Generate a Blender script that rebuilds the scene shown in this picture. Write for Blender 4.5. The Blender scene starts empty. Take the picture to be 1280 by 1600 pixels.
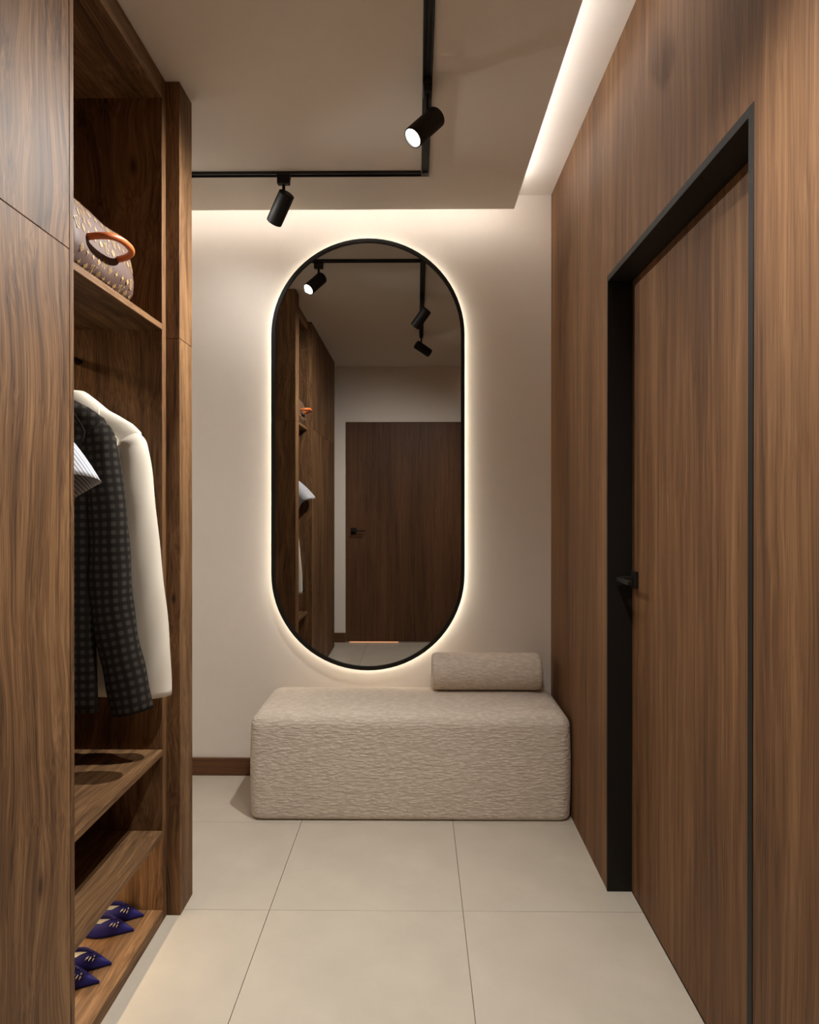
import bpy, bmesh, math, random
from mathutils import Vector, Matrix
random.seed(7)
PI = math.pi
SC = bpy.context.scene
COL = SC.collection

# ------------------------------------------------------------ camera, world, exposure
F_PX = 1105.0
cam_d = bpy.data.cameras.new('camera'); cam = bpy.data.objects.new('camera', cam_d); COL.objects.link(cam)
cam_d.sensor_fit = 'VERTICAL'; cam_d.sensor_height = 36.0; cam_d.lens = F_PX / 1600 * 36.0
cam_d.clip_start = 0.01
cam.location = (0, 0, 1.262)
cam.rotation_euler = (PI/2 - 0.0035, 0, 0.01086)
cam_d.shift_y = -10 / 1600
SC.camera = cam
w = bpy.data.worlds.new('world'); SC.world = w; w.use_nodes = True
w.node_tree.nodes['Background'].inputs[0].default_value = (0.9, 0.85, 0.8, 1)
w.node_tree.nodes['Background'].inputs[1].default_value = 0.05
SC.view_settings.view_transform = 'Standard'; SC.view_settings.look = 'None'
SC.view_settings.gamma = 1.0; SC.view_settings.use_curve_mapping = False
SC.view_settings.exposure = 0.93
SC.cycles.diffuse_bounces = 8
SPOT_W = {'a': 5.0, 'b': 75.0, 'c': 62.0, 'd': 34.0}
COVE_E, HALO_E, SHELF_E = 12.0, 10.0, 12.0
WARM = (1.0, 0.98, 0.945)

# ------------------------------------------------------------ measured layout (metres)
D = 3.275            # far wall
YB = -0.06           # wall behind the viewpoint
XR = 0.619           # right wall
XL = -1.36           # left wall
ZT, ZC = 2.548, 2.684    # dropped ceiling, cove ceiling
XE, YE = 0.4237, 3.101   # edges of the dropped ceiling

# ------------------------------------------------------------ helpers
def lin(r, g, b):
    f = lambda c: (c/255/12.92 if c/255 <= .04045 else ((c/255+.055)/1.055)**2.4)
    return (f(r), f(g), f(b), 1)

def new_mat(name):
    m = bpy.data.materials.new(name); m.use_nodes = True
    return m, m.node_tree, m.node_tree.nodes['Principled BSDF']

def N(t, typ, **kw):
    n = t.nodes.new(typ)
    for k, v in kw.items():
        if k in n.inputs: n.inputs[k].default_value = v
        else: setattr(n, k, v)
    return n

def mth(t, op, a, b=None):
    n = t.nodes.new('ShaderNodeMath'); n.operation = op
    for i, v in enumerate((a, b)):
        if v is None: continue
        if isinstance(v, (int, float)): n.inputs[i].default_value = v
        else: t.links.new(v, n.inputs[i])
    return n.outputs[0]

def plain(name, col, rough=.5, metal=0.0, noise=0.0, nscale=20, bump=0.0, bscale=300, spec=None):
    m, t, b = new_mat(name)
    b.inputs['Base Color'].default_value = col
    b.inputs['Roughness'].default_value = rough; b.inputs['Metallic'].default_value = metal
    if spec is not None: b.inputs['Specular IOR Level'].default_value = spec
    tc = N(t, 'ShaderNodeTexCoord')
    nz = N(t, 'ShaderNodeTexNoise', Scale=nscale, Detail=5.0, Roughness=.6)
    t.links.new(tc.outputs['Object'], nz.inputs['Vector'])
    cr = N(t, 'ShaderNodeValToRGB')
    k = noise
    cr.color_ramp.elements[0].position = .3; cr.color_ramp.elements[1].position = .7
    cr.color_ramp.elements[0].color = tuple(c*(1-k) for c in col[:3]) + (1,)
    cr.color_ramp.elements[1].color = tuple(min(1, c*(1+k)) for c in col[:3]) + (1,)
    t.links.new(nz.outputs['Fac'], cr.inputs['Fac']); t.links.new(cr.outputs['Color'], b.inputs['Base Color'])
    if bump:
        n2 = N(t, 'ShaderNodeTexNoise', Scale=bscale, Detail=3.0)
        t.links.new(tc.outputs['Object'], n2.inputs['Vector'])
        bp = N(t, 'ShaderNodeBump', Strength=bump, Distance=.002)
        t.links.new(n2.outputs['Fac'], bp.inputs['Height']); t.links.new(bp.outputs['Normal'], b.inputs['Normal'])
    return m

def emit(name, col, s):
    m, t, b = new_mat(name)
    b.inputs['Base Color'].default_value = (.8, .8, .8, 1)
    b.inputs['Emission Color'].default_value = tuple(col[:3]) + (1,)
    b.inputs['Emission Strength'].default_value = s
    return m

def wood(name, axis, dark, mid, light, rough=.48, broad=7.0, wob=.5, knots=(), contrast=1.2, warp=.008):
    """straight grained veneer; axis = grain direction, knots = world-size (x,y,z,r) in object space"""
    m, t, b = new_mat(name)
    tc = N(t, 'ShaderNodeTexCoord'); oi = N(t, 'ShaderNodeObjectInfo')
    vec = tc.outputs['Object']
    kmask = None
    for (kx, ky, kz, r) in knots:
        sub = N(t, 'ShaderNodeVectorMath', operation='SUBTRACT'); t.links.new(vec, sub.inputs[0]); sub.inputs[1].default_value = (kx, ky, kz)
        sq = N(t, 'ShaderNodeVectorMath', operation='MULTIPLY'); t.links.new(sub.outputs[0], sq.inputs[0]); sq.inputs[1].default_value = (1, 1, .45)
        ln = N(t, 'ShaderNodeVectorMath', operation='LENGTH'); t.links.new(sq.outputs[0], ln.inputs[0])
        q = mth(t, 'DIVIDE', ln.outputs['Value'], r * 3)
        e = mth(t, 'POWER', 2.718, mth(t, 'MULTIPLY', mth(t, 'MULTIPLY', q, q), -1.0))
        sc = N(t, 'ShaderNodeVectorMath', operation='SCALE'); t.links.new(sub.outputs[0], sc.inputs[0])
        t.links.new(mth(t, 'MULTIPLY', e, -.8), sc.inputs['Scale'])
        ad = N(t, 'ShaderNodeVectorMath', operation='ADD'); t.links.new(vec, ad.inputs[0]); t.links.new(sc.outputs[0], ad.inputs[1])
        q2 = mth(t, 'DIVIDE', ln.outputs['Value'], r * .75)
        e2 = mth(t, 'POWER', 2.718, mth(t, 'MULTIPLY', mth(t, 'MULTIPLY', q2, q2), -1.0))
        kmask = e2 if kmask is None else mth(t, 'MAXIMUM', kmask, e2)
        vec = ad.outputs[0]
    wm = N(t, 'ShaderNodeMapping'); ws = [1, 1, 1]; ws['xyz'.index(axis)] = .42; wm.inputs['Scale'].default_value = ws
    wa = N(t, 'ShaderNodeVectorMath', operation='ADD'); wsc = N(t, 'ShaderNodeVectorMath', operation='SCALE'); wsc.inputs[0].default_value = (3.1, 8.3, 4.7)
    t.links.new(oi.outputs['Random'], wsc.inputs['Scale']); t.links.new(vec, wa.inputs[0]); t.links.new(wsc.outputs[0], wa.inputs[1]); t.links.new(wa.outputs[0], wm.inputs['Vector'])
    wn = N(t, 'ShaderNodeTexNoise', Scale=5.0, Detail=1.5); t.links.new(wm.outputs[0], wn.inputs['Vector'])
    ww = N(t, 'ShaderNodeVectorMath', operation='SCALE'); ww.inputs['Scale'].default_value = warp*4; t.links.new(wn.outputs['Color'], ww.inputs[0])
    wv = N(t, 'ShaderNodeVectorMath', operation='ADD'); t.links.new(vec, wv.inputs[0]); t.links.new(ww.outputs[0], wv.inputs[1]); vec = wv.outputs[0]
    off = N(t, 'ShaderNodeVectorMath', operation='ADD')
    t.links.new(vec, off.inputs[0])
    rn = N(t, 'ShaderNodeVectorMath', operation='SCALE'); rn.inputs[0].default_value = (7.3, 5.1, 9.7)
    t.links.new(oi.outputs['Random'], rn.inputs['Scale']); t.links.new(rn.outputs[0], off.inputs[1])
    def layer(stretch, scale, detail, dist):
        mp = N(t, 'ShaderNodeMapping')
        s = [1, 1, 1]; s['xyz'.index(axis)] = stretch
        mp.inputs['Scale'].default_value = s
        t.links.new(off.outputs[0], mp.inputs['Vector'])
        nz = N(t, 'ShaderNodeTexNoise', Scale=scale, Detail=detail, Roughness=.55, Distortion=dist)
        t.links.new(mp.outputs[0], nz.inputs['Vector'])
        return nz.outputs['Fac']
    a = layer(.075, broad, 3.0, wob); bb = layer(.028, 55.0, 4.0, .25); c = layer(.012, 270.0, 3.0, .1)
    d2 = layer(.05, 22.0, 2.0, .8)
    s = mth(t, 'ADD', mth(t, 'ADD', mth(t, 'MULTIPLY', a, .28), mth(t, 'MULTIPLY', bb, .28)), mth(t, 'ADD', mth(t, 'MULTIPLY', c, .30), mth(t, 'MULTIPLY', d2, .14)))
    s = mth(t, 'ADD', mth(t, 'MULTIPLY', mth(t, 'SUBTRACT', s, .5), contrast), .5)
    if kmask is not None: s = mth(t, 'SUBTRACT', s, mth(t, 'MULTIPLY', kmask, .22))
    cr = N(t, 'ShaderNodeValToRGB'); el = cr.color_ramp.elements
    el[0].position = .36; el[0].color = dark; el[1].position = .64; el[1].color = light
    e = el.new(.5); e.color = mid
    t.links.new(s, cr.inputs['Fac']); t.links.new(cr.outputs['Color'], b.inputs['Base Color'])
    b.inputs['Roughness'].default_value = rough
    b.inputs['Specular IOR Level'].default_value = .22
    bp = N(t, 'ShaderNodeBump', Strength=.12, Distance=.001)
    t.links.new(c, bp.inputs['Height']); t.links.new(bp.outputs['Normal'], b.inputs['Normal'])
    return m

def box(bm, x0, x1, y0, y1, z0, z1, bev=0.0):
    g = bmesh.new()
    vs = [g.verts.new((x, y, z)) for x in (x0, x1) for y in (y0, y1) for z in (z0, z1)]
    for f in ((0,1,3,2), (4,6,7,5), (0,4,5,1), (2,3,7,6), (0,2,6,4), (1,5,7,3)):
        g.faces.new([vs[i] for i in f])
    if bev: bmesh.ops.bevel(g, geom=g.edges[:], offset=bev, segments=1, affect='EDGES')
    me = bpy.data.meshes.new('t'); g.to_mesh(me); g.free(); bm.from_mesh(me); bpy.data.meshes.remove(me)

def link(name, me, mat, parent=None, smooth=False):
    o = bpy.data.objects.new(name, me); COL.objects.link(o)
    if mat: me.materials.append(mat)
    if smooth:
        for p in me.polygons: p.use_smooth = True
    if parent:
        o.parent = parent
    return o

def root_loc(p):
    while p.parent: p = p.parent
    return Vector(p.location)

def obj(name, bm, mat, parent=None, smooth=False):
    """mesh built in world coordinates; moved into the frame of its thing"""
    bmesh.ops.recalc_face_normals(bm, faces=bm.faces[:])
    me = bpy.data.meshes.new(name); bm.to_mesh(me); bm.free()
    if parent: me.transform(Matrix.Translation(-root_loc(parent)))
    return link(name, me, mat, parent, smooth)

def pbox(name, mat, parent, *b, bev=.0012):
    bm = bmesh.new(); box(bm, *b, bev=bev); return obj(name, bm, mat, parent)

def thing(name, label, cat, loc=(0, 0, 0), group=None, kind=None):
    o = bpy.data.objects.new(name, None); COL.objects.link(o); o.location = loc; o.empty_display_size = .05
    return tag(o, label, cat, group, kind)

def tag(o, label=None, cat=None, group=None, kind=None):
    if label: o['label'] = label
    if cat: o['category'] = cat
    if group: o['group'] = group
    if kind: o['kind'] = kind
    return o

def struct(o, label, cat): return tag(o, label, cat, kind='structure')

def auto(o, ang=40):
    for p in o.data.polygons: p.use_smooth = True
    o.data.set_sharp_from_angle(angle=math.radians(ang))
    return o

def loft(bm, rings, closed=True, cap0=False, cap1=False, uvlay=None):
    """rings: list of equal length point lists; v coordinate = length, u = length around"""
    V = [[bm.verts.new(p) for p in r] for r in rings]
    n = len(rings[0]); vlen = 0.0
    uv = bm.loops.layers.uv.verify()
    vacc = [0.0]
    for i in range(1, len(rings)):
        vacc.append(vacc[-1] + (sum((Vector(a) for a in rings[i]), Vector())/n - sum((Vector(a) for a in rings[i-1]), Vector())/n).length)
    uacc = []
    for r in rings:
        u = [0.0]
        for j in range(n if closed else n-1): u.append(u[-1] + (Vector(r[(j+1) % n]) - Vector(r[j])).length)
        h = u[-1]/2; uacc.append([x-h for x in u])
    for i in range(len(V)-1):
        for j in range(n if closed else n-1):
            k = (j+1) % n
            try: f = bm.faces.new((V[i][j], V[i][k], V[i+1][k], V[i+1][j]))
            except ValueError: continue
            for lp, (a, c) in zip(f.loops, ((i, j), (i, j+1), (i+1, j+1), (i+1, j))): lp[uv].uv = (uacc[a][c], vacc[a])
    if cap0: bm.faces.new(V[0])
    if cap1: bm.faces.new(V[-1][::-1])
    return V

def tube(bm, pts, r, n=10, caps=True):
    rings = []
    pts = [Vector(p) for p in pts]
    up = None
    for i, p in enumerate(pts):
        d = (pts[min(i+1, len(pts)-1)] - pts[max(i-1, 0)]).normalized()
        if up is None:
            up = Vector((0, 0, 1)) if abs(d.z) < .9 else Vector((1, 0, 0))
        s = d.cross(up).normalized(); up = s.cross(d).normalized()
        rr = r[i] if isinstance(r, (list, tuple)) else r
        rings.append([p + s*math.cos(2*PI*k/n)*rr + up*math.sin(2*PI*k/n)*rr for k in range(n)])
    loft(bm, rings, True, caps, caps)

# ------------------------------------------------------------ materials
WALL = plain('warm_white_paint', lin(228, 219, 208), .75, noise=.012, bump=.03, bscale=180)
CEIL = plain('ceiling_paint', lin(224, 216, 205), .85, noise=.008, bump=.02)
TILE = plain('beige_porcelain', lin(192, 182, 166), .34, noise=.06, nscale=5, bump=.02, bscale=60)
GROUT = plain('grout', lin(160, 150, 134), .9, noise=.05)
BLACK = plain('black_powder_coat', lin(26, 23, 19), .55, noise=.02, spec=.25)
BLACKT = plain('black_track_metal', lin(18, 16, 14), .5, noise=.02)
WALNUT_R = wood('walnut_wall_veneer', 'z', lin(76, 51, 32), lin(110, 77, 49), lin(137, 101, 68), .6, broad=6.0, wob=.3)
def ward(name, knots=()): return wood(name, 'z', lin(60, 40, 24), lin(104, 74, 47), lin(136, 102, 68), .6, broad=5.0, wob=1.4, contrast=1.4, knots=knots, warp=.03)
WALNUT_W = ward('walnut_wardrobe_upright')
WALNUT_K = ward('walnut_knotty_column', ((.2965, -.058, .97, .008),))
WALNUT_K2 = ward('walnut_knotty_side', ((.2085, .286, 2.275, .016),))
WALNUT_K3 = ward('walnut_knotty_door', ((.309, .531, .507, .016),))
WALNUT_S = wood('walnut_shelf', 'y', lin(68, 46, 29), lin(108, 79, 51), lin(142, 108, 74), .6, broad=6.0, wob=1.2, contrast=1.35, warp=.02)
WALNUT_D = wood('walnut_dark', 'z', lin(62, 40, 24), lin(86, 58, 37), lin(104, 72, 47), .5, broad=5.0, wob=.3)
WALNUT_B = wood('walnut_baseboard', 'x', lin(78, 50, 32), lin(100, 68, 44), lin(118, 82, 55), .5)

def boucle():
    m, t, b = new_mat('beige_boucle')
    tc = N(t, 'ShaderNodeTexCoord'); mp = N(t, 'ShaderNodeMapping'); mp.inputs['Scale'].default_value = (.38, .9, 1.25)
    t.links.new(tc.outputs['Object'], mp.inputs['Vector'])
    vo = N(t, 'ShaderNodeTexVoronoi', Scale=100.0); vo.feature = 'SMOOTH_F1'
    nz = N(t, 'ShaderNodeTexNoise', Scale=115.0, Detail=4.0, Distortion=1.2)
    wv = N(t, 'ShaderNodeVectorMath', operation='ADD')
    t.links.new(mp.outputs[0], nz.inputs['Vector'])
    n0 = N(t, 'ShaderNodeTexNoise', Scale=60.0, Detail=2.0); t.links.new(mp.outputs[0], n0.inputs['Vector'])
    sc = N(t, 'ShaderNodeVectorMath', operation='SCALE'); sc.inputs['Scale'].default_value = .012
    t.links.new(n0.outputs['Color'], sc.inputs[0]); t.links.new(mp.outputs[0], wv.inputs[0]); t.links.new(sc.outputs[0], wv.inputs[1])
    t.links.new(wv.outputs[0], vo.inputs['Vector'])
    h = mth(t, 'ADD', mth(t, 'MULTIPLY', vo.outputs['Distance'], -.8), mth(t, 'MULTIPLY', nz.outputs['Fac'], .9))
    cr = N(t, 'ShaderNodeValToRGB'); el = cr.color_ramp.elements
    el[0].position = -.0; el[0].color = lin(208, 194, 177); el[1].position = .45; el[1].color = lin(228, 216, 201)
    t.links.new(h, cr.inputs['Fac']); t.links.new(cr.outputs['Color'], b.inputs['Base Color'])
    b.inputs['Roughness'].default_value = .95; b.inputs['Specular IOR Level'].default_value = .1
    b.inputs['Sheen Weight'].default_value = .15
    bp = N(t, 'ShaderNodeBump', Strength=.75, Distance=.007)
    t.links.new(h, bp.inputs['Height']); t.links.new(bp.outputs['Normal'], b.inputs['Normal'])
    return m
BOUCLE = boucle()

def check_mat():
    m, t, b = new_mat('dark_checked_wool')
    uv = N(t, 'ShaderNodeUVMap'); sp = N(t, 'ShaderNodeSeparateXYZ'); t.links.new(uv.outputs[0], sp.inputs[0])
    def st(o, p):
        s = mth(t, 'SINE', mth(t, 'MULTIPLY', o, 2*PI/p))
        return N_clamp(t, mth(t, 'ADD', mth(t, 'MULTIPLY', s, 1.3), .5))
    a = st(sp.outputs['X'], .023); c = st(sp.outputs['Y'], .023)
    s = mth(t, 'ADD', mth(t, 'MULTIPLY', mth(t, 'MULTIPLY', a, c), .75), mth(t, 'MULTIPLY', mth(t, 'ADD', a, c), .125))
    cr = N(t, 'ShaderNodeValToRGB'); el = cr.color_ramp.elements
    el[0].color = lin(30, 26, 22); el[1].color = lin(62, 58, 52)
    t.links.new(s, cr.inputs['Fac']); t.links.new(cr.outputs['Color'], b.inputs['Base Color'])
    b.inputs['Roughness'].default_value = .9; b.inputs['Specular IOR Level'].default_value = .15
    return m
def N_clamp(t, s):
    c = t.nodes.new('ShaderNodeClamp'); t.links.new(s, c.inputs[0]); return c.outputs[0]
CHECK = check_mat()
def stripe_mat():
    m, t, b = new_mat('striped_shirt_cotton')
    uv = N(t, 'ShaderNodeUVMap'); sp = N(t, 'ShaderNodeSeparateXYZ'); t.links.new(uv.outputs[0], sp.inputs[0])
    s = mth(t, 'SINE', mth(t, 'MULTIPLY', sp.outputs['X'], 2*PI/.0085))
    cr = N(t, 'ShaderNodeValToRGB'); el = cr.color_ramp.elements
    el[0].position = .55; el[0].color = lin(150, 154, 166); el[1].position = .8; el[1].color = lin(228, 226, 224)
    t.links.new(mth(t, 'ADD', mth(t, 'MULTIPLY', s, .5), .5), cr.inputs['Fac'])
    t.links.new(cr.outputs['Color'], b.inputs['Base Color']); b.inputs['Roughness'].default_value = .85
    return m
STRIPE = stripe_mat()
CREAM = plain('cream_wool', lin(214, 205, 189), .9, noise=.02, nscale=8, bump=.05, bscale=600, spec=.15)
BAGM = plain('brown_coated_canvas', lin(84, 60, 50), .65, noise=.06, bump=.05, bscale=400)
GOLD = plain('gold_print', lin(164, 132, 82), .6, noise=.04)
ORANGE = plain('tan_orange_leather', lin(196, 104, 46), .45, noise=.06, bump=.03)
BRASS = plain('brass_hardware', lin(214, 180, 110), .25, metal=1.0)
NAVY = plain('navy_satin', lin(30, 26, 92), .55, noise=.05, nscale=60, spec=.3)
INSOLE = plain('grey_beige_insole', lin(160, 152, 136), .7, noise=.03)
CRYSTAL = plain('crystal_beads', lin(190, 186, 178), .2, noise=.02)
RUBBER = plain('dark_sole', lin(22, 18, 26), .7)
HANGERM = plain('pale_wood_hanger', lin(206, 186, 152), .5, noise=.05)
CHROME = plain('dark_chrome_hook', lin(120, 116, 110), .3, metal=1.0)
def mirror_mat():
    m, t, b = new_mat('smoked_mirror_glass')
    b.inputs['Base Color'].default_value = (.46, .445, .425, 1); b.inputs['Metallic'].default_value = 1.0; b.inputs['Roughness'].default_value = .0
    return m
MIRROR = mirror_mat()
COVE_LED = emit('cove_led', (1.0, .98, .965), COVE_E)
HALO_LED = emit('halo_led', (1.0, .90, .75), HALO_E)
SHELF_LED = emit('shelf_led', (1.0, .74, .46), SHELF_E)
SHOE_LED = emit('shoe_led', (1.0, .78, .52), SHELF_E*2.7)
LENS = emit('spot_lens', (1.0, .95, .88), 12.0)
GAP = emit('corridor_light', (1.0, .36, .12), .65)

# ------------------------------------------------------------ the room
T = .1
bm = bmesh.new(); box(bm, XL-T, XR+.3, YB-T, D+T, -.12, -.012)
floor = obj('floor', bm, GROUT); struct(floor, 'beige porcelain tiled floor with thin joints', 'floor')
gx = [XL, -1.0585, -.4585, .1415, XR + .079]; gy = [YB, .385, .985, 1.585, 2.185, 2.785, D]
shared = {}
for i in range(len(gx)-1):
    for j in range(len(gy)-1):
        key = (round(gx[i+1]-gx[i], 4), round(gy[j+1]-gy[j], 4))
        if key not in shared:
            b2 = bmesh.new(); g = .0009
            box(b2, g, key[0]-g, g, key[1]-g, -.012, 0, bev=.0006)
            me = bpy.data.meshes.new('tile'); b2.to_mesh(me); b2.free(); me.materials.append(TILE); shared[key] = me
        o = bpy.data.objects.new('tile', shared[key]); COL.objects.link(o); o.location = (gx[i], gy[j], 0); o.parent = floor

bm = bmesh.new(); box(bm, XL-T, XR+.3, D, D+T, -.012, ZC+T)
struct(obj('wall_back', bm, WALL), 'warm white painted wall behind the lit mirror', 'wall')
bm = bmesh.new(); box(bm, XL-T, XL, YB-T, D, -.012, ZC+T)
struct(obj('wall_left', bm, WALL), 'white wall behind the wardrobe', 'wall')
bm = bmesh.new(); box(bm, XL, XR+.3, YB-T, YB, -.012, ZC+T)
struct(obj('wall_front', bm, WALL), 'white wall around the entrance door, seen in the mirror', 'wall')

# right wall with the door opening
DY0, DY1, DZ, XD = 1.308, 2.310, 2.000, XR + .079
bm = bmesh.new()
prof = [(YB, 0), (DY0, 0), (DY0, DZ), (DY1, DZ), (DY1, 0), (D, 0), (D, ZC), (YB, ZC)]
for (y0, y1, z0, z1) in ((YB, DY0, -.012, ZC), (DY1, D, -.012, ZC), (DY0, DY1, DZ, ZC)):
    box(bm, XR, XR+.14, y0, y1, z0, z1)
wr = struct(obj('wall_right', bm, WALNUT_R), 'wall clad in walnut veneer with vertical grain', 'wall')

# ceilings
bm = bmesh.new(); box(bm, XL-T, XR+.3, YB-T, D, ZC, ZC+T)
struct(obj('ceiling', bm, WALL), 'upper white ceiling of the lit cove', 'ceiling')
bm = bmesh.new(); box(bm, XL, XE, YB, YE, ZT, ZT+.05)
struct(obj('ceiling_dropped', bm, CEIL), 'dropped beige ceiling panel with the black track', 'ceiling')

# baseboards
bm = bmesh.new(); box(bm, XL, XR, D-.014, D, 0, .080, bev=.001)
struct(obj('baseboard_back', bm, WALNUT_B), 'dark walnut baseboard along the white wall', 'baseboard')
bm = bmesh.new(); box(bm, XL, -.662, YB, YB+.014, 0, .088, bev=.001)
struct(obj('baseboard_front', bm, WALNUT_B), 'dark walnut baseboard beside the entrance door, seen in the mirror', 'baseboard')

# cove led strips lying on the upper rim of the dropped ceiling
bm = bmesh.new(); box(bm, XL+.02, XE, YE-.010, YE, ZT+.050, ZT+.060)
tag(obj('led_strip', bm, COVE_LED), 'hidden white cove light strip above the white mirror wall', 'light strip', 'cove lights')
bm = bmesh.new(); box(bm, XE-.010, XE, YB+.02, YE-.012, ZT+.050, ZT+.060)
tag(obj('led_strip', bm, COVE_LED), 'hidden white cove light strip along the walnut wall', 'light strip', 'cove lights')

# ------------------------------------------------------------ door in the walnut wall
door = thing('door_1', 'walnut door set back in a black frame in the walnut wall', 'door', (XD, (DY0+DY1)/2, 0), kind='structure')
lip = .020
pbox('door_leaf', WALNUT_R, door, XD, XD+.045, DY0+.002, DY1-.002, .003, DZ-.002, bev=.0005)
def frame_piece(y0, y1, z0, z1):
    return pbox('frame_jamb', BLACK, door, XR-.0015, XD-.0005, y0, y1, z0, z1, bev=.0006)
# the jambs line the reveal; their front edge shows as a thin lip
frame_piece(DY1-.010, DY1, 0, DZ)
frame_piece(DY0, DY0+lip, 0, DZ)
pbox('frame_head', BLACK, door, XR-.0015, XD-.0005, DY0+lip, DY1-.010, DZ-lip, DZ, bev=.0006)
def handle(parent, P, out, along, side):
    """square rosette, neck and flat lever. P on the leaf, out = away from the leaf, along = lever direction"""
    out = Vector(out); along = Vector(along); up = Vector((0, 0, 1)); P = Vector(P)
    def ob(a0, a1, o0, o1, z0, z1, name, par):
        b = bmesh.new(); box(b, a0, a1, o0, o1, z0, z1, bev=.0012)
        M = Matrix(((along.x, out.x, 0, P.x), (along.y, out.y, 0, P.y), (0, 0, 1, P.z), (0, 0, 0, 1)))
        b.transform(M); return obj(name, b, BLACK, par)
    r = ob(-.027, .027, 0, .010, -.027, .027, 'handle_rosette', parent)
    ob(-.011, .011, .010, .046, -.010, .010, 'handle_neck', r)
    ob(-.012, .112, .045, .058, -.006, .007, 'handle_lever', r)
handle(door, (XD, 2.266, 1.018), (-1, 0, 0), (0, -1, 0), 1)

# entrance door, seen in the mirror
d2 = thing('door_2', 'dark walnut entrance door reflected in the mirror', 'door', (-.1, YB, 0), kind='structure')
pbox('door_leaf', WALNUT_D, d2, -.658, .46, YB, YB+.012, .010, 2.035, bev=.001)
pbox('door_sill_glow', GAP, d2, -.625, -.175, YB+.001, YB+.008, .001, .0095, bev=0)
handle(d2, (-.585, YB+.012, 1.03), (0, 1, 0), (1, 0, 0), 1)

# ------------------------------------------------------------ mirror
MC = Vector((-.2257, 3.238, 1.4847)); MR, MH = .4425, .545
def stadium(r, h, n=40):
    p = []
    for k in range(n+1):
        a = PI*k/n; p.append((r*math.cos(a), h + r*math.sin(a)))
    for k in range(n+1):
        a = PI + PI*k/n; p.append((r*math.cos(a), -h + r*math.sin(a)))
    return p
def ring_prof(bm, prof, mc):
    """prof: list of (inset, y) corners swept around the stadium"""
    loops = []
    for (ins, y) in prof:
        loops.append([bm.verts.new((mc.x + a, mc.y + y, mc.z + b)) for a, b in stadium(MR-ins, MH)])
    n = len(loops[0]); m = len(loops)
    for i in range(m):
        A, B = loops[i], loops[(i+1) % m]
        for j in range(n):
            k = (j+1) % n
            bm.faces.new((A[j], A[k], B[k], B[j]))
mirror = thing('wall_mirror', 'tall pill-shaped mirror with thin black frame and glowing halo on the white wall', 'mirror', MC)
bm = bmesh.new(); ring_prof(bm, [(0, -.008), (.0165, -.008), (.0165, .006), (.030, .010), (.030, .014), (0, .014)], MC)
auto(obj('mirror_frame', bm, BLACK, mirror))
bm = bmesh.new()
f = [bm.verts.new((MC.x+a, MC.y, MC.z+b)) for a, b in stadium(MR-.017, MH)]
g = [bm.verts.new((MC.x+a, MC.y+.005, MC.z+b)) for a, b in stadium(MR-.017, MH)]
bm.faces.new(f); bm.faces.new(g[::-1])
for j in range(len(f)):
    k = (j+1) % len(f); bm.faces.new((f[j], f[k], g[k], g[j]))
obj('mirror_glass', bm, MIRROR, mirror)
bm = bmesh.new(); ring_prof(bm, [(.016, .015), (.024, .015), (.024, .023), (.016, .023)], MC)
obj('halo_led_strip', bm, HALO_LED, mirror)
bm = bmesh.new(); box(bm, MC.x-.25, MC.x+.25, MC.y+.014, D-.001, MC.z-.6, MC.z+.6)
obj('wall_mount', bm, BLACKT, mirror)
mirror.rotation_euler = (-.0036, 0, 0)

# ------------------------------------------------------------ bench and bolster
def rounded_box(bm, x0, x1, y0, y1, z0, z1, rt, rb, rv, crown=0.0):
    """upholstered block: vertical corner radius rv, top roll rt, bottom roll rb"""
    rings = []
    def rect(ins, z, cr=0):
        a0, a1, b0, b1 = x0+ins, x1-ins, y0+ins, y1-ins
        r = max(rv-ins*.6, .012); pts = []
        for (cx, cy, s) in ((a1-r, b1-r, 0), (a0+r, b1-r, PI/2), (a0+r, b0+r, PI), (a1-r, b0+r, 1.5*PI)):
            for k in range(9):
                a = s + PI/2*k/8; pts.append((cx+r*math.cos(a), cy+r*math.sin(a), z))
        return pts
    for k in range(9):
        a = PI/2*k/8; rings.append(rect(rb*(1-math.sin(a)), z0 + rb*(1-math.cos(a))))
    for k in range(1, 8): rings.append(rect(-.004*math.sin(PI*k/8), z0+rb+(z1-rt-z0-rb)*k/8))
    for k in range(13):
        a = PI/2*k/12; rings.append(rect(rt*(1-math.cos(a)), z1-rt+rt*math.sin(a)))
    for q in (.03, .07, .12): rings.append(rect(rt+q, z1 + crown*math.sin(q/.12*PI/2)))
    loft(bm, rings, True, True, True)
bench = bmesh.new(); rounded_box(bench, -.668, .612, 2.797, 3.258, 0.001, .424, .055, .022, .045, .008)
bo = auto(obj('upholstered_bench', bench, BOUCLE), 60)
tag(bo, 'long beige boucle bench with rounded edges under the mirror', 'bench')
bm = bmesh.new(); ax0, ax1, rr, cy, cz = .064, .550, .0815, 3.150, .4335 + .0805
rings = []
for (x, k) in ((ax0, .55), (ax0+.001, .8), (ax0+.005, .92), (ax0+.014, .985), (ax0+.03, 1.0)):
    rings.append((x, rr*k))
rings = rings + [(ax0 + (ax1-ax0)*q, rr) for q in (.25, .5, .75)] + [(ax0+ax1-x, r) for x, r in rings[::-1]]
loft(bm, [[(x, cy + r*math.cos(2*PI*k/48), cz + r*math.sin(2*PI*k/48)) for k in range(48)] for x, r in rings], True, True, True)
bol = auto(obj('bolster_cushion', bm, BOUCLE), 60)
tag(bol, 'cylindrical beige boucle bolster lying on the bench beside the walnut wall', 'cushion')

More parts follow.
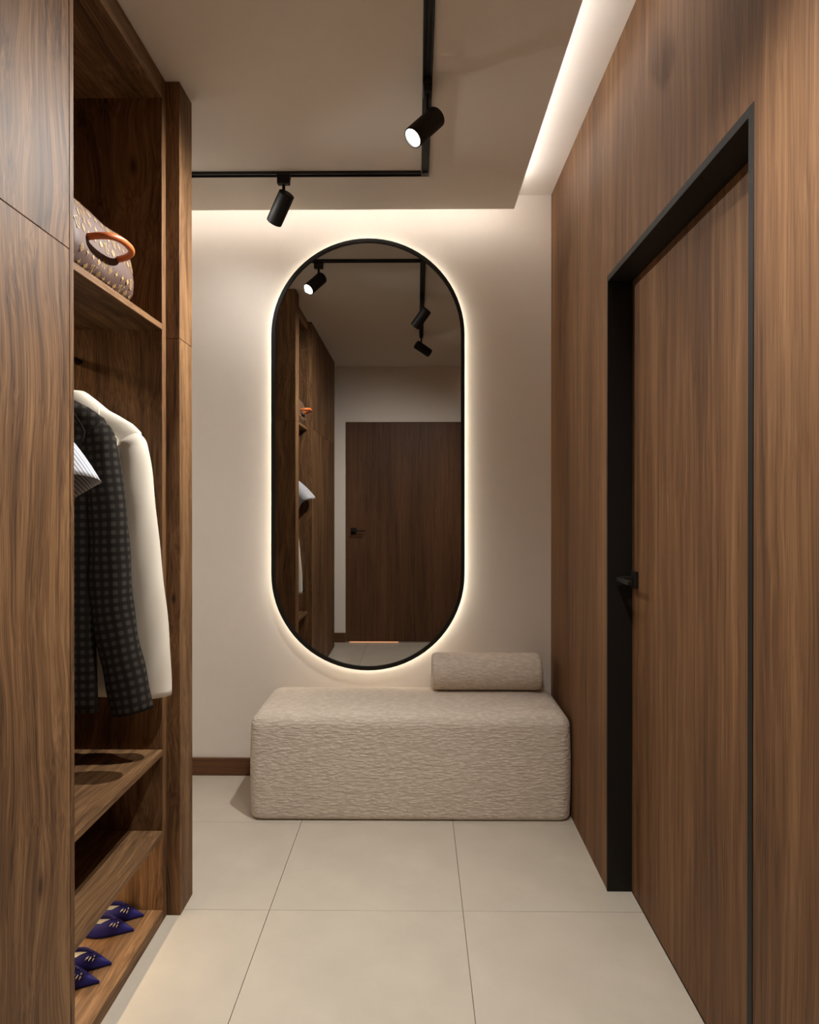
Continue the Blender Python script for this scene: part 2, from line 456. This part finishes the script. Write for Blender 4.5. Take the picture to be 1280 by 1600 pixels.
# ------------------------------------------------------------ wardrobe
XF = -.767; XT1 = -.725; XT2 = -.740; XBK = XL + .002
Y0, Y1, YI0, YI1 = 1.518, 2.152, 1.536, 2.121
far = thing('tall_panel_column', 'narrow walnut column at the far end of the wardrobe, by the white wall', 'column', ((XBK+XT1)/2, 2.21, 0))
bm = bmesh.new(); box(bm, XBK, XT1, Y1+.0005, 2.270, .0, 1.7635, bev=.001); obj('lower_panel', bm, WALNUT_K, far)
bm = bmesh.new(); box(bm, XBK, XT1, Y1+.0005, 2.270, 1.7645, ZT-.001, bev=.001); obj('upper_panel', bm, WALNUT_W, far)

near = thing('tall_cabinet', 'tall closed walnut cabinet in the left foreground, split into upper and lower doors', 'cabinet', ((XBK+XT2)/2, .85, 0))
pbox('cabinet_body', WALNUT_W, near, XBK, XT2-.019, .155, Y0-.019, .0, ZT-.001)
pbox('side_panel', WALNUT_W, near, XBK, XT2, Y0-.0185, Y0-.0005, .0, ZT-.001, bev=.0008)
for k in range(2):
    a = .157 + k*.6715; b = a + .6705
    pbox('lower_door', WALNUT_K3, near, XT2-.0185, XT2-.0005, a, b, .004, 1.8024, bev=.0012)
    pbox('upper_door', WALNUT_W, near, XT2-.0185, XT2-.0005, a, b, 1.8032, ZT-.003, bev=.0012)

ow = thing('open_wardrobe', 'open walnut wardrobe unit with shelves and a hanging rail', 'wardrobe', ((XBK+XF)/2, (Y0+Y1)/2, 0))
pbox('side_panel', WALNUT_K2, ow, XBK, XF, YI1, Y1, .0, ZT-.001)
pbox('side_panel', WALNUT_W, ow, XBK, XF, Y0, YI0, .0, ZT-.001)
pbox('back_panel', WALNUT_W, ow, XBK, XBK+.012, YI0, YI1, .0, ZT-.001)
pbox('top_panel', WALNUT_S, ow, XBK+.012, XF, YI0, YI1, 2.479, ZT-.001)
for zt in (1.802, .5195, .274):
    s = pbox('shelf', WALNUT_S, ow, XBK+.012, XF, YI0, YI1, zt-.0185, zt)
    if zt in (1.802, .274):
        bm = bmesh.new()
        if zt > 1: box(bm, -1.30, -1.285, YI0+.03, YI1-.03, zt-.0265, zt-.0187)
        else: box(bm, -1.03, -1.015, YI0+.02, YI1-.02, zt-.0265, zt-.0187)
        obj('shelf_led_strip', bm, SHELF_LED if zt > 1 else SHOE_LED, s)
pbox('bottom_board', WALNUT_S, ow, XBK+.012, XF, YI0, YI1, .0, .0347)
bm = bmesh.new(); RZ, RX = 1.688, -1.022
rings = [[(RX+.014*math.cos(2*PI*k/20), y, RZ+.010*math.sin(2*PI*k/20)) for k in range(20)] for y in (YI0+.0005, YI1-.0005)]
loft(bm, rings, True, True, True); auto(obj('hanging_rail', bm, BLACKT, ow))

# ------------------------------------------------------------ garments
GC = RX
def ell(cx, cy, z, a, b, n=36, p=2.4):
    out = []
    for k in range(n):
        t = 2*PI*k/n + PI/2; c, s = math.cos(t), math.sin(t)
        out.append((cx + a*math.copysign(abs(c)**(2/p), c), cy + b*math.copysign(abs(s)**(2/p), s), z))
    return out
def interp(tab, z):
    tab = sorted(tab)
    if z <= tab[0][0]: return tab[0][1:]
    for a, b in zip(tab, tab[1:]):
        if z <= b[0]:
            t = (z-a[0])/(b[0]-a[0]); return tuple(p+(q-p)*t for p, q in zip(a[1:], b[1:]))
    return tab[-1][1:]
def torso(name, mat, par, cy, tab, n=30):
    """tab rows: z, half width, half thickness"""
    bm = bmesh.new(); zs = sorted(r[0] for r in tab); z0, z1 = zs[0], zs[-1]
    steps = sorted(set([z0 + (z1-z0)*i/n for i in range(n+1)] + zs))
    rings = []
    for z in steps:
        hw, ht = interp(tab, z)
        r = ell(GC, cy, z, hw, ht)
        fold = .006*min(1, max(0, (1.3-z)/.4))
        r = [(x, y + fold*math.sin(x*55+z*3), zz) for x, y, zz in r]
        rings.append(r)
    loft(bm, rings, True)
    o = obj(name, bm, mat, par, True)
    so = o.modifiers.new('cloth', 'SOLIDIFY'); so.thickness = .003; so.offset = -1
    return o
def sleeve(name, mat, par, cy, rows, side=1, depth=.045):
    """rows: dx from centre, z, half width, optional dy; rings tilt with the path"""
    bm = bmesh.new(); P = [Vector((GC + side*r[0], cy + (r[3] if len(r) > 3 else 0), r[1])) for r in rows]
    # resample
    rings = []; M = 5; pts = []; hw = []
    def cr(p0, p1, p2, p3, t): return .5*((2*p1) + (-p0+p2)*t + (2*p0-5*p1+4*p2-p3)*t*t + (-p0+3*p1-3*p2+p3)*t**3)
    for i in range(len(P)-1):
        for k in range(M):
            t = k/M; ix = [max(i-1, 0), i, i+1, min(i+2, len(P)-1)]
            pts.append(cr(*[P[q] for q in ix], t)); hw.append(cr(*[rows[q][2] for q in ix], t))
    pts.append(P[-1]); hw.append(rows[-1][2])
    for i, p in enumerate(pts):
        d = (pts[min(i+1, len(pts)-1)] - pts[max(i-1, 0)]).normalized()
        yv = Vector((0, 1, 0)); xv = yv.cross(d).normalized()
        n = 28; h = hw[i]; dp = min(depth, h*.95) * (.45 + .55*min(1, i/(len(pts)*.42))**.8)
        ring = []
        for k in range(n):
            t = 2*PI*k/n + PI/2; c, s = math.cos(t), math.sin(t)
            ring.append(p + xv*h*c*(-1) + yv*dp*s + yv*.003*math.sin(i*.9 + c*3))
        rings.append(ring)
    loft(bm, rings, True, True, False)
    o = obj(name, bm, mat, par, True)
    so = o.modifiers.new('cloth', 'SOLIDIFY'); so.thickness = .003; so.offset = -1
    return o
def patch(name, mat, par, cy, tab, poly, off=.006, thick=.004, side=1, push=0.0):
    """flat tailoring piece (lapel, collar, flap) laid on the front of a torso; poly = (dx, z)"""
    bm = bmesh.new(); uv = bm.loops.layers.uv.verify()
    def P(dx, z, o):
        hw, ht = interp(tab, z); q = min(.999, abs(dx)/hw)
        return (GC + side*dx, cy - ht*(1-q**2.4)**(1/2.4) - o - push, z)
    # triangulated through a fine scan so that it follows the cloth
    zs = [p[1] for p in poly]; z0, z1 = min(zs), max(zs); n = 24; rows = []
    for i in range(n+1):
        z = z0 + (z1-z0)*(i+.001)/(n+.002); xs = []
        for (xa, za), (xb, zb) in zip(poly, poly[1:]+poly[:1]):
            if (za <= z < zb) or (zb <= z < za): xs.append(xa + (xb-xa)*(z-za)/(zb-za))
        if len(xs) >= 2: rows.append((z, min(xs), max(xs)))
    rings = []
    for z, a, b in rows:
        m = 6; f = [P(a+(b-a)*k/m, z, off+thick) for k in range(m+1)]; r = [P(a+(b-a)*k/m, z, off) for k in range(m, -1, -1)]
        rings.append(f+r)
    loft(bm, rings, True, True, True)
    return obj(name, bm, mat, par)
def hanger(cy, wdt, zs, label):
    h = thing('coat_hanger', label, 'hanger', (GC, cy, zs-.06), 'hangers on the wardrobe rail')
    bm = bmesh.new()
    tube(bm, [(GC-wdt*.85, cy, zs-.10), (GC-wdt*.4, cy, zs-.045), (GC, cy, zs-.01), (GC+wdt*.4, cy, zs-.045), (GC+wdt*.85, cy, zs-.10)], [.008, .009, .010, .009, .008], 10)
    obj('shoulder_bar', bm, HANGERM, h, True)
    bm = bmesh.new(); pts = [(GC, cy, zs-.002), (GC, cy, RZ-.035)]
    R = .0165
    for k in range(9):
        a = -PI/2 + PI*1.25*k/8; pts.append((GC + R*math.cos(a), cy, RZ - .003 + R*math.sin(a) ))
    tube(bm, pts, .0022, 8); obj('hook', bm, CHROME, h, True)

# cream blazer (farthest back)
CY = 2.052
tabW = [(.705, .205, .040), (.95, .195, .042), (1.15, .185, .045), (1.32, .190, .046), (1.41, .205, .040), (1.445, .222, .030), (1.468, .218, .028), (1.492, .194, .028), (1.514, .157, .030), (1.533, .122, .032), (1.561, .088, .030), (1.58, .063, .028), (1.588, .05, .026)]
bl = thing('blazer', 'cream blazer hanging at the far side of the wardrobe rail', 'jacket', (GC, CY, .70), 'garments on the wardrobe rail')
torso('jacket_body', CREAM, bl, CY, tabW)
rowsW = [(.185, 1.470, .018), (.188, 1.445, .040), (.190, 1.40, .052), (.196, 1.28, .060), (.206, 1.12, .066), (.222, .96, .068), (.236, .82, .066), (.243, .70, .062)]
sleeve('sleeve', CREAM, bl, CY, rowsW, 1, .040); sleeve('sleeve', CREAM, bl, CY, rowsW, -1, .040)
patch('lapel', CREAM, bl, CY, tabW, [(.050, 1.555), (.100, 1.515), (.135, 1.475), (.168, 1.440), (.110, 1.33), (.012, 1.12), (.0, 1.13), (.03, 1.40)], .003)
patch('lapel', CREAM, bl, CY, tabW, [(.050, 1.555), (.100, 1.515), (.135, 1.475), (.168, 1.440), (.110, 1.33), (.012, 1.12), (.0, 1.13), (.03, 1.40)], .003, side=-1)
patch('collar', CREAM, bl, CY, tabW, [(.030, 1.584), (.055, 1.580), (.108, 1.536), (.112, 1.505), (.050, 1.53)], .009)
patch('pocket_flap', CREAM, bl, CY, tabW, [(.06, .98), (.165, .98), (.165, .93), (.06, .93)], .004)
hanger(CY, .19, 1.565, 'pale hanger holding the cream blazer on the rail')

# dark checked blazer
CY = 1.925
tabD = [(.692, .150, .036), (.95, .142, .040), (1.15, .138, .042), (1.32, .145, .044), (1.42, .165, .040), (1.459, .186, .030), (1.495, .165, .028), (1.523, .125, .030), (1.541, .090, .032), (1.56, .060, .030)]
db = thing('blazer', 'dark brown checked blazer hanging between the cream blazer and the striped shirt', 'jacket', (GC, CY, .69), 'garments on the wardrobe rail')
torso('jacket_body', CHECK, db, CY, tabD)
rowsD = [(.148, 1.485, .016), (.150, 1.462, .036), (.158, 1.40, .046), (.176, 1.24, .050), (.181, 1.11, .055), (.186, .99, .058), (.204, .88, .056), (.226, .78, .057), (.243, .692, .057)]
sleeve('sleeve', CHECK, db, CY, rowsD, 1, .042); sleeve('sleeve', CHECK, db, CY, rowsD, -1, .042)
patch('lapel', CHECK, db, CY, tabD, [(.045, 1.545), (.085, 1.520), (.115, 1.48), (.130, 1.45), (.09, 1.33), (.012, 1.12), (.0, 1.13), (.03, 1.40)], .003)
patch('lapel', CHECK, db, CY, tabD, [(.045, 1.545), (.085, 1.520), (.115, 1.48), (.130, 1.45), (.09, 1.33), (.012, 1.12), (.0, 1.13), (.03, 1.40)], .003, side=-1)
hanger(CY, .14, 1.552, 'pale hanger holding the dark checked blazer on the rail')

# striped short-sleeved shirt (nearest)
CY = 1.625
tabS = [(.80, .195, .032), (1.05, .185, .034), (1.25, .185, .036), (1.36, .195, .036), (1.41, .205, .030), (1.445, .180, .028), (1.50, .110, .030), (1.535, .06, .028)]
sh = thing('striped_shirt', 'white and grey striped short-sleeved shirt poking out beside the foreground cabinet', 'shirt', (GC, CY, .80), 'garments on the wardrobe rail')
torso('shirt_body', STRIPE, sh, CY, tabS)
def shirt_sleeve(side):
    bm = bmesh.new(); rings = []
    for i in range(13):
        t = i/12
        c = Vector((GC + side*(.155 + .092*t), CY - .050*t, 1.400 - .085*t - .03*t*t))
        d = Vector((side*(.80-.2*t), -.12-.2*t, -.60-.25*t)).normalized()
        yv = Vector((0, 1, 0)); yv = (yv - d*yv.dot(d)).normalized(); zv = yv.cross(d).normalized()
        if zv.z < 0: zv = -zv
        hz, hy = .054 + .018*t, .038 + .014*t
        n = 32; ring = []
        for k in range(n):
            a = 2*PI*k/n - PI/2
            q = 1 + .07*t*math.sin(3*a+1.0) + .04*t*math.sin(5*a)
            ring.append(c + zv*hz*q*math.sin(a) + yv*hy*q*math.cos(a) - d*.018*t*math.cos(2*a))
        rings.append(ring)
    loft(bm, rings, True)
    o = obj('sleeve', bm, STRIPE, sh, True)
    so = o.modifiers.new('cloth', 'SOLIDIFY'); so.thickness = .0015; so.offset = -1
shirt_sleeve(1); shirt_sleeve(-1)
patch('collar', STRIPE, sh, CY, tabS, [(.020, 1.535), (.060, 1.530), (.085, 1.485), (.03, 1.47)], .004)
patch('collar', STRIPE, sh, CY, tabS, [(.020, 1.535), (.060, 1.530), (.085, 1.485), (.03, 1.47)], .004, side=-1)
hanger(CY, .16, 1.505, 'pale hanger holding the striped shirt on the rail')

# ------------------------------------------------------------ bag
BX, BY, BZ = -.862, 1.757, 1.8025
bag = thing('handbag', 'brown monogrammed handbag with orange leather handles on the top wardrobe shelf', 'bag', (BX, BY, BZ))
BL, BH = .178, .192       # half length, height
def bag_pt(y, a, o=0.0):
    """y along the bag (-1..1), a around the section"""
    e = max(0, abs(y)-.86)/.14
    k = 1 - .05*e*e - .012*math.sin(y*7)
    c, s = math.cos(a), math.sin(a)
    x = .094*math.copysign(abs(c)**.55, c); z = .096*math.copysign(abs(s)**.62, s)
    zz = (z+.096)/.192
    x *= (1.0 - .38*max(0, zz-.25)**1.3) * k
    sag = .006*math.sin(y*5+a*2)*(1 if s > -.5 else 0)
    hz = (zz*BH) * (1 - .03*math.cos(y*3.0)) * (1 - .05*e*e)
    v = Vector((BX + x + sag*(.5 if c > 0 else -.5), BY + y*BL, BZ + hz))
    if o:
        n = Vector((c*abs(c)**.3 + .25*max(0, s), 0, s*.6)).normalized(); v += n*o
    return v
bm = bmesh.new(); rings = []
for i in range(33):
    y = -1 + 2*i/32; rings.append([bag_pt(y, 2*PI*k/48) for k in range(48)])
def end_ring(y, sc, dy):
    c = Vector((BX, BY + y*BL + dy, BZ+.09)); r = [bag_pt(y, 2*PI*k/48) for k in range(48)]
    return [Vector((c.x + (p.x-c.x)*sc, p.y + dy, c.z + (p.z-c.z)*sc)) for p in r]
rings = [end_ring(-1, .6, -.010), end_ring(-1, .9, -.007)] + rings + [end_ring(1, .9, .007), end_ring(1, .6, .010)]
loft(bm, rings, True, True, True)
auto(obj('bag_body', bm, BAGM, bag), 60)
# printed monogram: small flat marks wrapped on the canvas
bm = bmesh.new()
def stroke(p0, p1, wd):
    d = Vector((p1[0]-p0[0], p1[1]-p0[1])); L = d.length; d /= L; n = Vector((-d.y, d.x))*wd/2
    return [(p0[0]+n.x, p0[1]+n.y), (p0[0]-n.x, p0[1]-n.y), (p1[0]-n.x, p1[1]-n.y), (p1[0]+n.x, p1[1]+n.y)]
def quat(r0, r1, n=4, rot=0.0):
    out = []
    for k in range(n):
        a = rot + 2*PI*k/n; c = (math.cos(a)*r0, math.sin(a)*r0)
        out.append([(c[0]+r1*math.cos(2*PI*q/8), c[1]+r1*math.sin(2*PI*q/8)) for q in range(8)])
    return out
def star():
    return [[(math.cos(2*PI*q/8)*(1 if q % 2 == 0 else .38), math.sin(2*PI*q/8)*(1 if q % 2 == 0 else .38)) for q in range(8)]]
def dia():
    P = [(1, 0), (0, 1), (-1, 0), (0, -1)]
    return [stroke(P[i], P[(i+1) % 4], .24) for i in range(4)] + quat(.28, .2)
def letters():
    return [stroke((-.85, .75), (-.35, -.85), .24), stroke((-.5, -.85), (.35, -.85), .24), stroke((-1.05, .75), (-.55, .75), .16),
            stroke((-.3, .95), (.25, -.55), .24), stroke((.25, -.55), (.85, .95), .13), stroke((-.5, .95), (0, .95), .15), stroke((.6, .95), (1.1, .95), .15)]
kinds = [letters, star, dia, lambda: quat(.5, .42) , star]
arc = [bag_pt(0, 2*PI*k/400) for k in range(401)]; acc = [0]
for a, b in zip(arc, arc[1:]): acc.append(acc[-1] + (b-a).length)
per = acc[-1]
def a_of(s):
    s %= per
    for i in range(400):
        if acc[i+1] >= s: return 2*PI*(i + (s-acc[i])/(acc[i+1]-acc[i]))/400
    return 0
pitch = .030; row = 0; s = 0.0
# start at the front (a=0) and walk around the section
for ri in range(int(per/pitch)):
    s = ri*pitch
    for ci in range(-7, 8):
        y = (ci + (.5 if ri % 2 else 0))*.0315
        if abs(y) > BL*.97: continue
        k = kinds[(ci*2 + ri*3) % 5]; sz = .0135 if k is letters else .0085
        ok = True; polys = []
        for poly in k():
            vs = []
            for (px, py) in poly:
                yy = y + px*sz; ss = s + py*sz
                if abs(yy) > BL: ok = False
                vs.append(bag_pt(yy/BL, a_of(ss), .0011))
            polys.append(vs)
        if ok:
            for vs in polys: bm.faces.new([bm.verts.new(v) for v in vs])
obj('monogram_print', bm, GOLD, bag)
def bag_handle(side):
    bm = bmesh.new(); pts = []
    ya, yb, zz = 1.657, 1.815, 1.888
    xs = BX + side*.078
    for k in range(25):
        a = PI*k/24
        yy = (ya+yb)/2 - (yb-ya)/2*math.copysign(abs(math.cos(a))**.75, math.cos(a))
        out = .068*math.sin(a)**.7
        pts.append((xs + side*out, yy, zz + .012*math.sin(a)))
    tube(bm, pts, .0082, 12)
    h = obj('handle', bm, ORANGE, bag, True)
    for yy in (ya, yb):
        b = bmesh.new(); tube(b, [(xs-side*.006, yy, zz), (xs+side*.005, yy, zz)], .0125, 14); obj('handle_tab', b, ORANGE, h)
bag_handle(1); bag_handle(-1)
bm = bmesh.new(); tube(bm, [bag_pt(-.93 + 1.86*k/20, PI/2, .002) for k in range(21)], .0034, 8); obj('zip', bm, BRASS, bag, True)
for yy in (-.55, .35, .8):
    p = bag_pt(yy, PI/2, .006); bm = bmesh.new(); box(bm, p.x-.006, p.x+.008, p.y-.006, p.y+.006, p.z-.004, p.z+.004, bev=.002); obj('zip_stud', bm, BRASS, bag)
bm = bmesh.new(); p = bag_pt(-.80, 1.2)
box(bm, p.x-.05, p.x+.006, p.y-.020, p.y+.012, p.z-.02, p.z+.030, bev=.006); obj('end_tab', bm, BAGM, bag)

# ------------------------------------------------------------ shoes
def make_shoe(name, label, tip, yaw):
    """toe at tip, heel towards -x"""
    Ls = .235; z0 = .0352
    t_ = thing(name, label, 'shoe', (tip[0], tip[1], z0), 'navy pumps on the bottom board')
    def W(t): # half width
        tab = [(0, .0012), (.05, .0065), (.15, .0185), (.28, .0315), (.40, .036), (.55, .030), (.70, .0255), (.86, .027), (.95, .022), (1.0, .010)]
        return interp(tab, t)[0]*.93
    def base(t): return .002 + .020*max(0, (t-.42)/.58)**1.4
    def Ht(t):
        return interp([(0, .005), (.05, .012), (.14, .026), (.24, .038), (.34, .044), (.5, .046), (.7, .046), (.85, .052), (1.0, .056)], t)[0]
    def amax(t):
        if t < .21: return 1.0
        return max(.55, 1 - (t-.21)*3.0)
    bm = bmesh.new(); n = 8
    st = [0, .02, .05, .09, .14, .2, .215, .23, .25, .28, .32, .36, .40, .45, .5, .56, .62, .7, .78, .86, .92, .96, .985, 1.0]
    L, R = [], []
    for t in st:
        l, r = [], []
        for j in range(n+1):
            a = PI/2*amax(t)*j/n
            wv = W(t)*math.cos(a)**.8 if a < PI/2-.001 else 0
            wv = max(wv, 0); h = base(t) + Ht(t)*math.sin(a)
            if t > .36: wv = max(wv, W(t)*(1 - .34*(j/n)**2 * (1 if t < .9 else .6)))
            r.append((-t*Ls, -wv, h)); l.append((-t*Ls, wv, h))
        L.append(l); R.append(r)
    loft(bm, R, False); loft(bm, L, False)
    loft(bm, [R[-1], L[-1]], False)
    bmesh.ops.remove_doubles(bm, verts=bm.verts[:], dist=.0004)
    def place(bm): bm.transform(Matrix.Translation((tip[0], tip[1], z0)) @ Matrix.Rotation(yaw, 4, 'Z'))
    place(bm); o = obj('upper', bm, NAVY, t_, True)
    so = o.modifiers.new('shell', 'SOLIDIFY'); so.thickness = .0018
    bm = bmesh.new()
    rings = [[(-t*Ls, -W(t)*1.02, base(t)), (-t*Ls, W(t)*1.02, base(t)), (-t*Ls, W(t)*.98, base(t)-.002), (-t*Ls, -W(t)*.98, base(t)-.002)] for t in st]
    loft(bm, rings, True, True, True); place(bm); obj('sole', bm, RUBBER, t_)
    bm = bmesh.new()
    rings = [[(-t*Ls, -W(t)*.80, base(t)+.020), (-t*Ls, W(t)*.80, base(t)+.020), (-t*Ls, W(t)*.9, base(t)+.001), (-t*Ls, -W(t)*.9, base(t)+.001)] for t in st[7:]]
    loft(bm, rings, True, True, True); place(bm); obj('insole', bm, INSOLE, t_)
    bm = bmesh.new()
    loft(bm, [[(-Ls*.9+.02*q*math.cos(k*PI/5), .017*q*math.sin(k*PI/5), z) for k in range(10)] for q, z in ((.75, 0), (.8, .008), (1, .018))], True, True, True)
    place(bm); obj('heel', bm, NAVY, t_)
    # topline binding
    bm = bmesh.new()
    pts = [R[i][-1] for i in range(len(st)-1, 5, -1)] + [L[i][-1] for i in range(6, len(st))]
    tube(bm, [(p[0], p[1], p[2]+.0006) for p in pts], .0009, 6); place(bm); obj('topline_binding', bm, NAVY, t_, True)
    # crystal ornament on the vamp
    bm = bmesh.new()
    def on(t, a):
        wv = W(t)*math.cos(a)**.8
        return Vector((-t*Ls, -math.copysign(wv, 1)*1.0, base(t)+Ht(t)*math.sin(a)+.0008))
    for (t, a, r) in ((.175, 1.20, .0022), (.205, 1.0, .0015), (.175, .88, .0015), (.235, .86, .0015)):
        p = on(t, a); bmesh.ops.create_uvsphere(bm, u_segments=8, v_segments=6, radius=r, matrix=Matrix.Translation(p))
    for (a0, t0, a1, t1) in ((1.05, .225, .70, .26), (1.05, .20, .66, .222), (.98, .18, .62, .185)):
        pts = [on(t0+(t1-t0)*k/4, a0+(a1-a0)*k/4) for k in range(5)]
        tube(bm, pts, [.0005, .0014, .0018, .0014, .0005], 6)
    place(bm); obj('crystal_ornament', bm, CRYSTAL, t_, True)
make_shoe('pump_shoe', 'navy pointed pump on the bottom board, farthest from the foreground cabinet', (-.812, 2.086), .10)
make_shoe('pump_shoe', 'navy pointed pump on the bottom board, second from the far column', (-.812, 2.014), .06)
make_shoe('pump_shoe', 'navy pointed pump on the bottom board, third from the far column', (-.812, 1.866), .08)
make_shoe('pump_shoe', 'navy pointed pump on the bottom board, nearest and half hidden by the foreground cabinet', (-.812, 1.794), .06)

# ------------------------------------------------------------ track and spotlights
tr = thing('light_track', 'black L-shaped lighting track on the dropped ceiling', 'light track', (.031, 2.753, ZT))
def channel(name, x0, x1, y0, y1, along):
    bm = bmesh.new(); h = .011; wl = .005
    box(bm, x0, x1, y0, y1, ZT-.003, ZT-.0002)
    if along == 'x':
        box(bm, x0, x1, y0, y0+wl, ZT-h, ZT-.003, bev=.0005); box(bm, x0, x1, y1-wl, y1, ZT-h, ZT-.003, bev=.0005)
        box(bm, x0, x1, (y0+y1)/2-.003, (y0+y1)/2+.003, ZT-.007, ZT-.003)
    else:
        box(bm, x0, x0+wl, y0, y1, ZT-h, ZT-.003, bev=.0005); box(bm, x1-wl, x1, y0, y1, ZT-h, ZT-.003, bev=.0005)
        box(bm, (x0+x1)/2-.003, (x0+x1)/2+.003, y0, y1, ZT-.007, ZT-.003)
    return obj(name, bm, BLACKT, tr)
channel('track_channel', -1.30, .016, 2.738, 2.768, 'x')
channel('track_channel', .016, .046, 1.07, 2.738, 'y')
bm = bmesh.new(); box(bm, .016, .046, 2.738, 2.768, ZT-.011, ZT-.0002, bev=.0008); obj('corner_connector', bm, BLACKT, tr)

def spotlight(label, X, Y, zp, d, back, power, size, along, beam=None):
    d = Vector(d).normalized(); P = Vector((X, Y, zp))
    root = thing('track_spotlight', label, 'spotlight', (X, Y, ZT-.011), 'black cylindrical track spotlights')
    bm = bmesh.new(); a, b = (.026, .014) if along == 'x' else (.014, .026)
    box(bm, X-a, X+a, Y-b, Y+b, ZT-.022, ZT-.009, bev=.001); a *= .94; b *= .94
    box(bm, X-a, X+a, Y-b, Y+b, ZT-.046, ZT-.022, bev=.003); obj('track_adapter', bm, BLACK, root)
    bm = bmesh.new(); tube(bm, [(X, Y, ZT-.046), (X, Y, zp)], .0062, 14); obj('stem', bm, BLACK, root, True)
    R, L = .0315, .125; B = P - d*back
    u = d.cross(Vector((0, 0, 1))).normalized(); v = u.cross(d)
    prof = [(0.0, .029), (.0015, .0312), (.004, R), (L-.002, R), (L, R-.001), (L, R-.004), (L-.006, R-.0045)]
    bm = bmesh.new()
    loft(bm, [[B + d*s + u*r*math.cos(2*PI*k/40) + v*r*math.sin(2*PI*k/40) for k in range(40)] for s, r in prof], True, True, False)
    body = auto(obj('lamp_body', bm, BLACK, root), 35)
    bm = bmesh.new()
    loft(bm, [[B + d*s + u*r*math.cos(2*PI*k/40) + v*r*math.sin(2*PI*k/40) for k in range(40)] for s, r in ((L-.010, R-.0046), (L-.005, R-.0046))], True, True, True)
    obj('lens', bm, LENS, root)
    ld = bpy.data.lights.new('spot', 'SPOT'); ld.energy = power; ld.color = WARM; ld.spot_size = math.radians(size); ld.spot_blend = 1.0; ld.shadow_soft_size = .015
    lo = bpy.data.objects.new('spot_beam', ld); COL.objects.link(lo); lo.parent = root
    lo.location = B + d*(L+.002) - Vector(root.location); lo.rotation_euler = Vector(beam or d).normalized().to_track_quat('-Z', 'Y').to_euler()
spotlight('black spotlight on the track run parallel to the mirror wall, aimed down left', -.520, 2.753, 2.440, (-.504, .54, -.674), .030, SPOT_W['a'], 110, 'x')
spotlight('black spotlight with its bright lens showing, on the long track run', .031, 2.155, 2.412, (-.587, -.381, -.714), .048, SPOT_W['b'], 140, 'y', (-.52, -.26, -.81))
spotlight('black spotlight nearest the entrance door, seen only in the mirror', .031, 1.25, 2.425, (.80, -.40, -.45), .048, SPOT_W['c'], 166, 'y', (-.24, -.18, -.94))
spotlight('black spotlight on the track run parallel to the mirror wall, hidden behind the walnut column', -1.08, 2.753, 2.440, (.88, -.30, -.34), .030, SPOT_W['d'], 68, 'x')
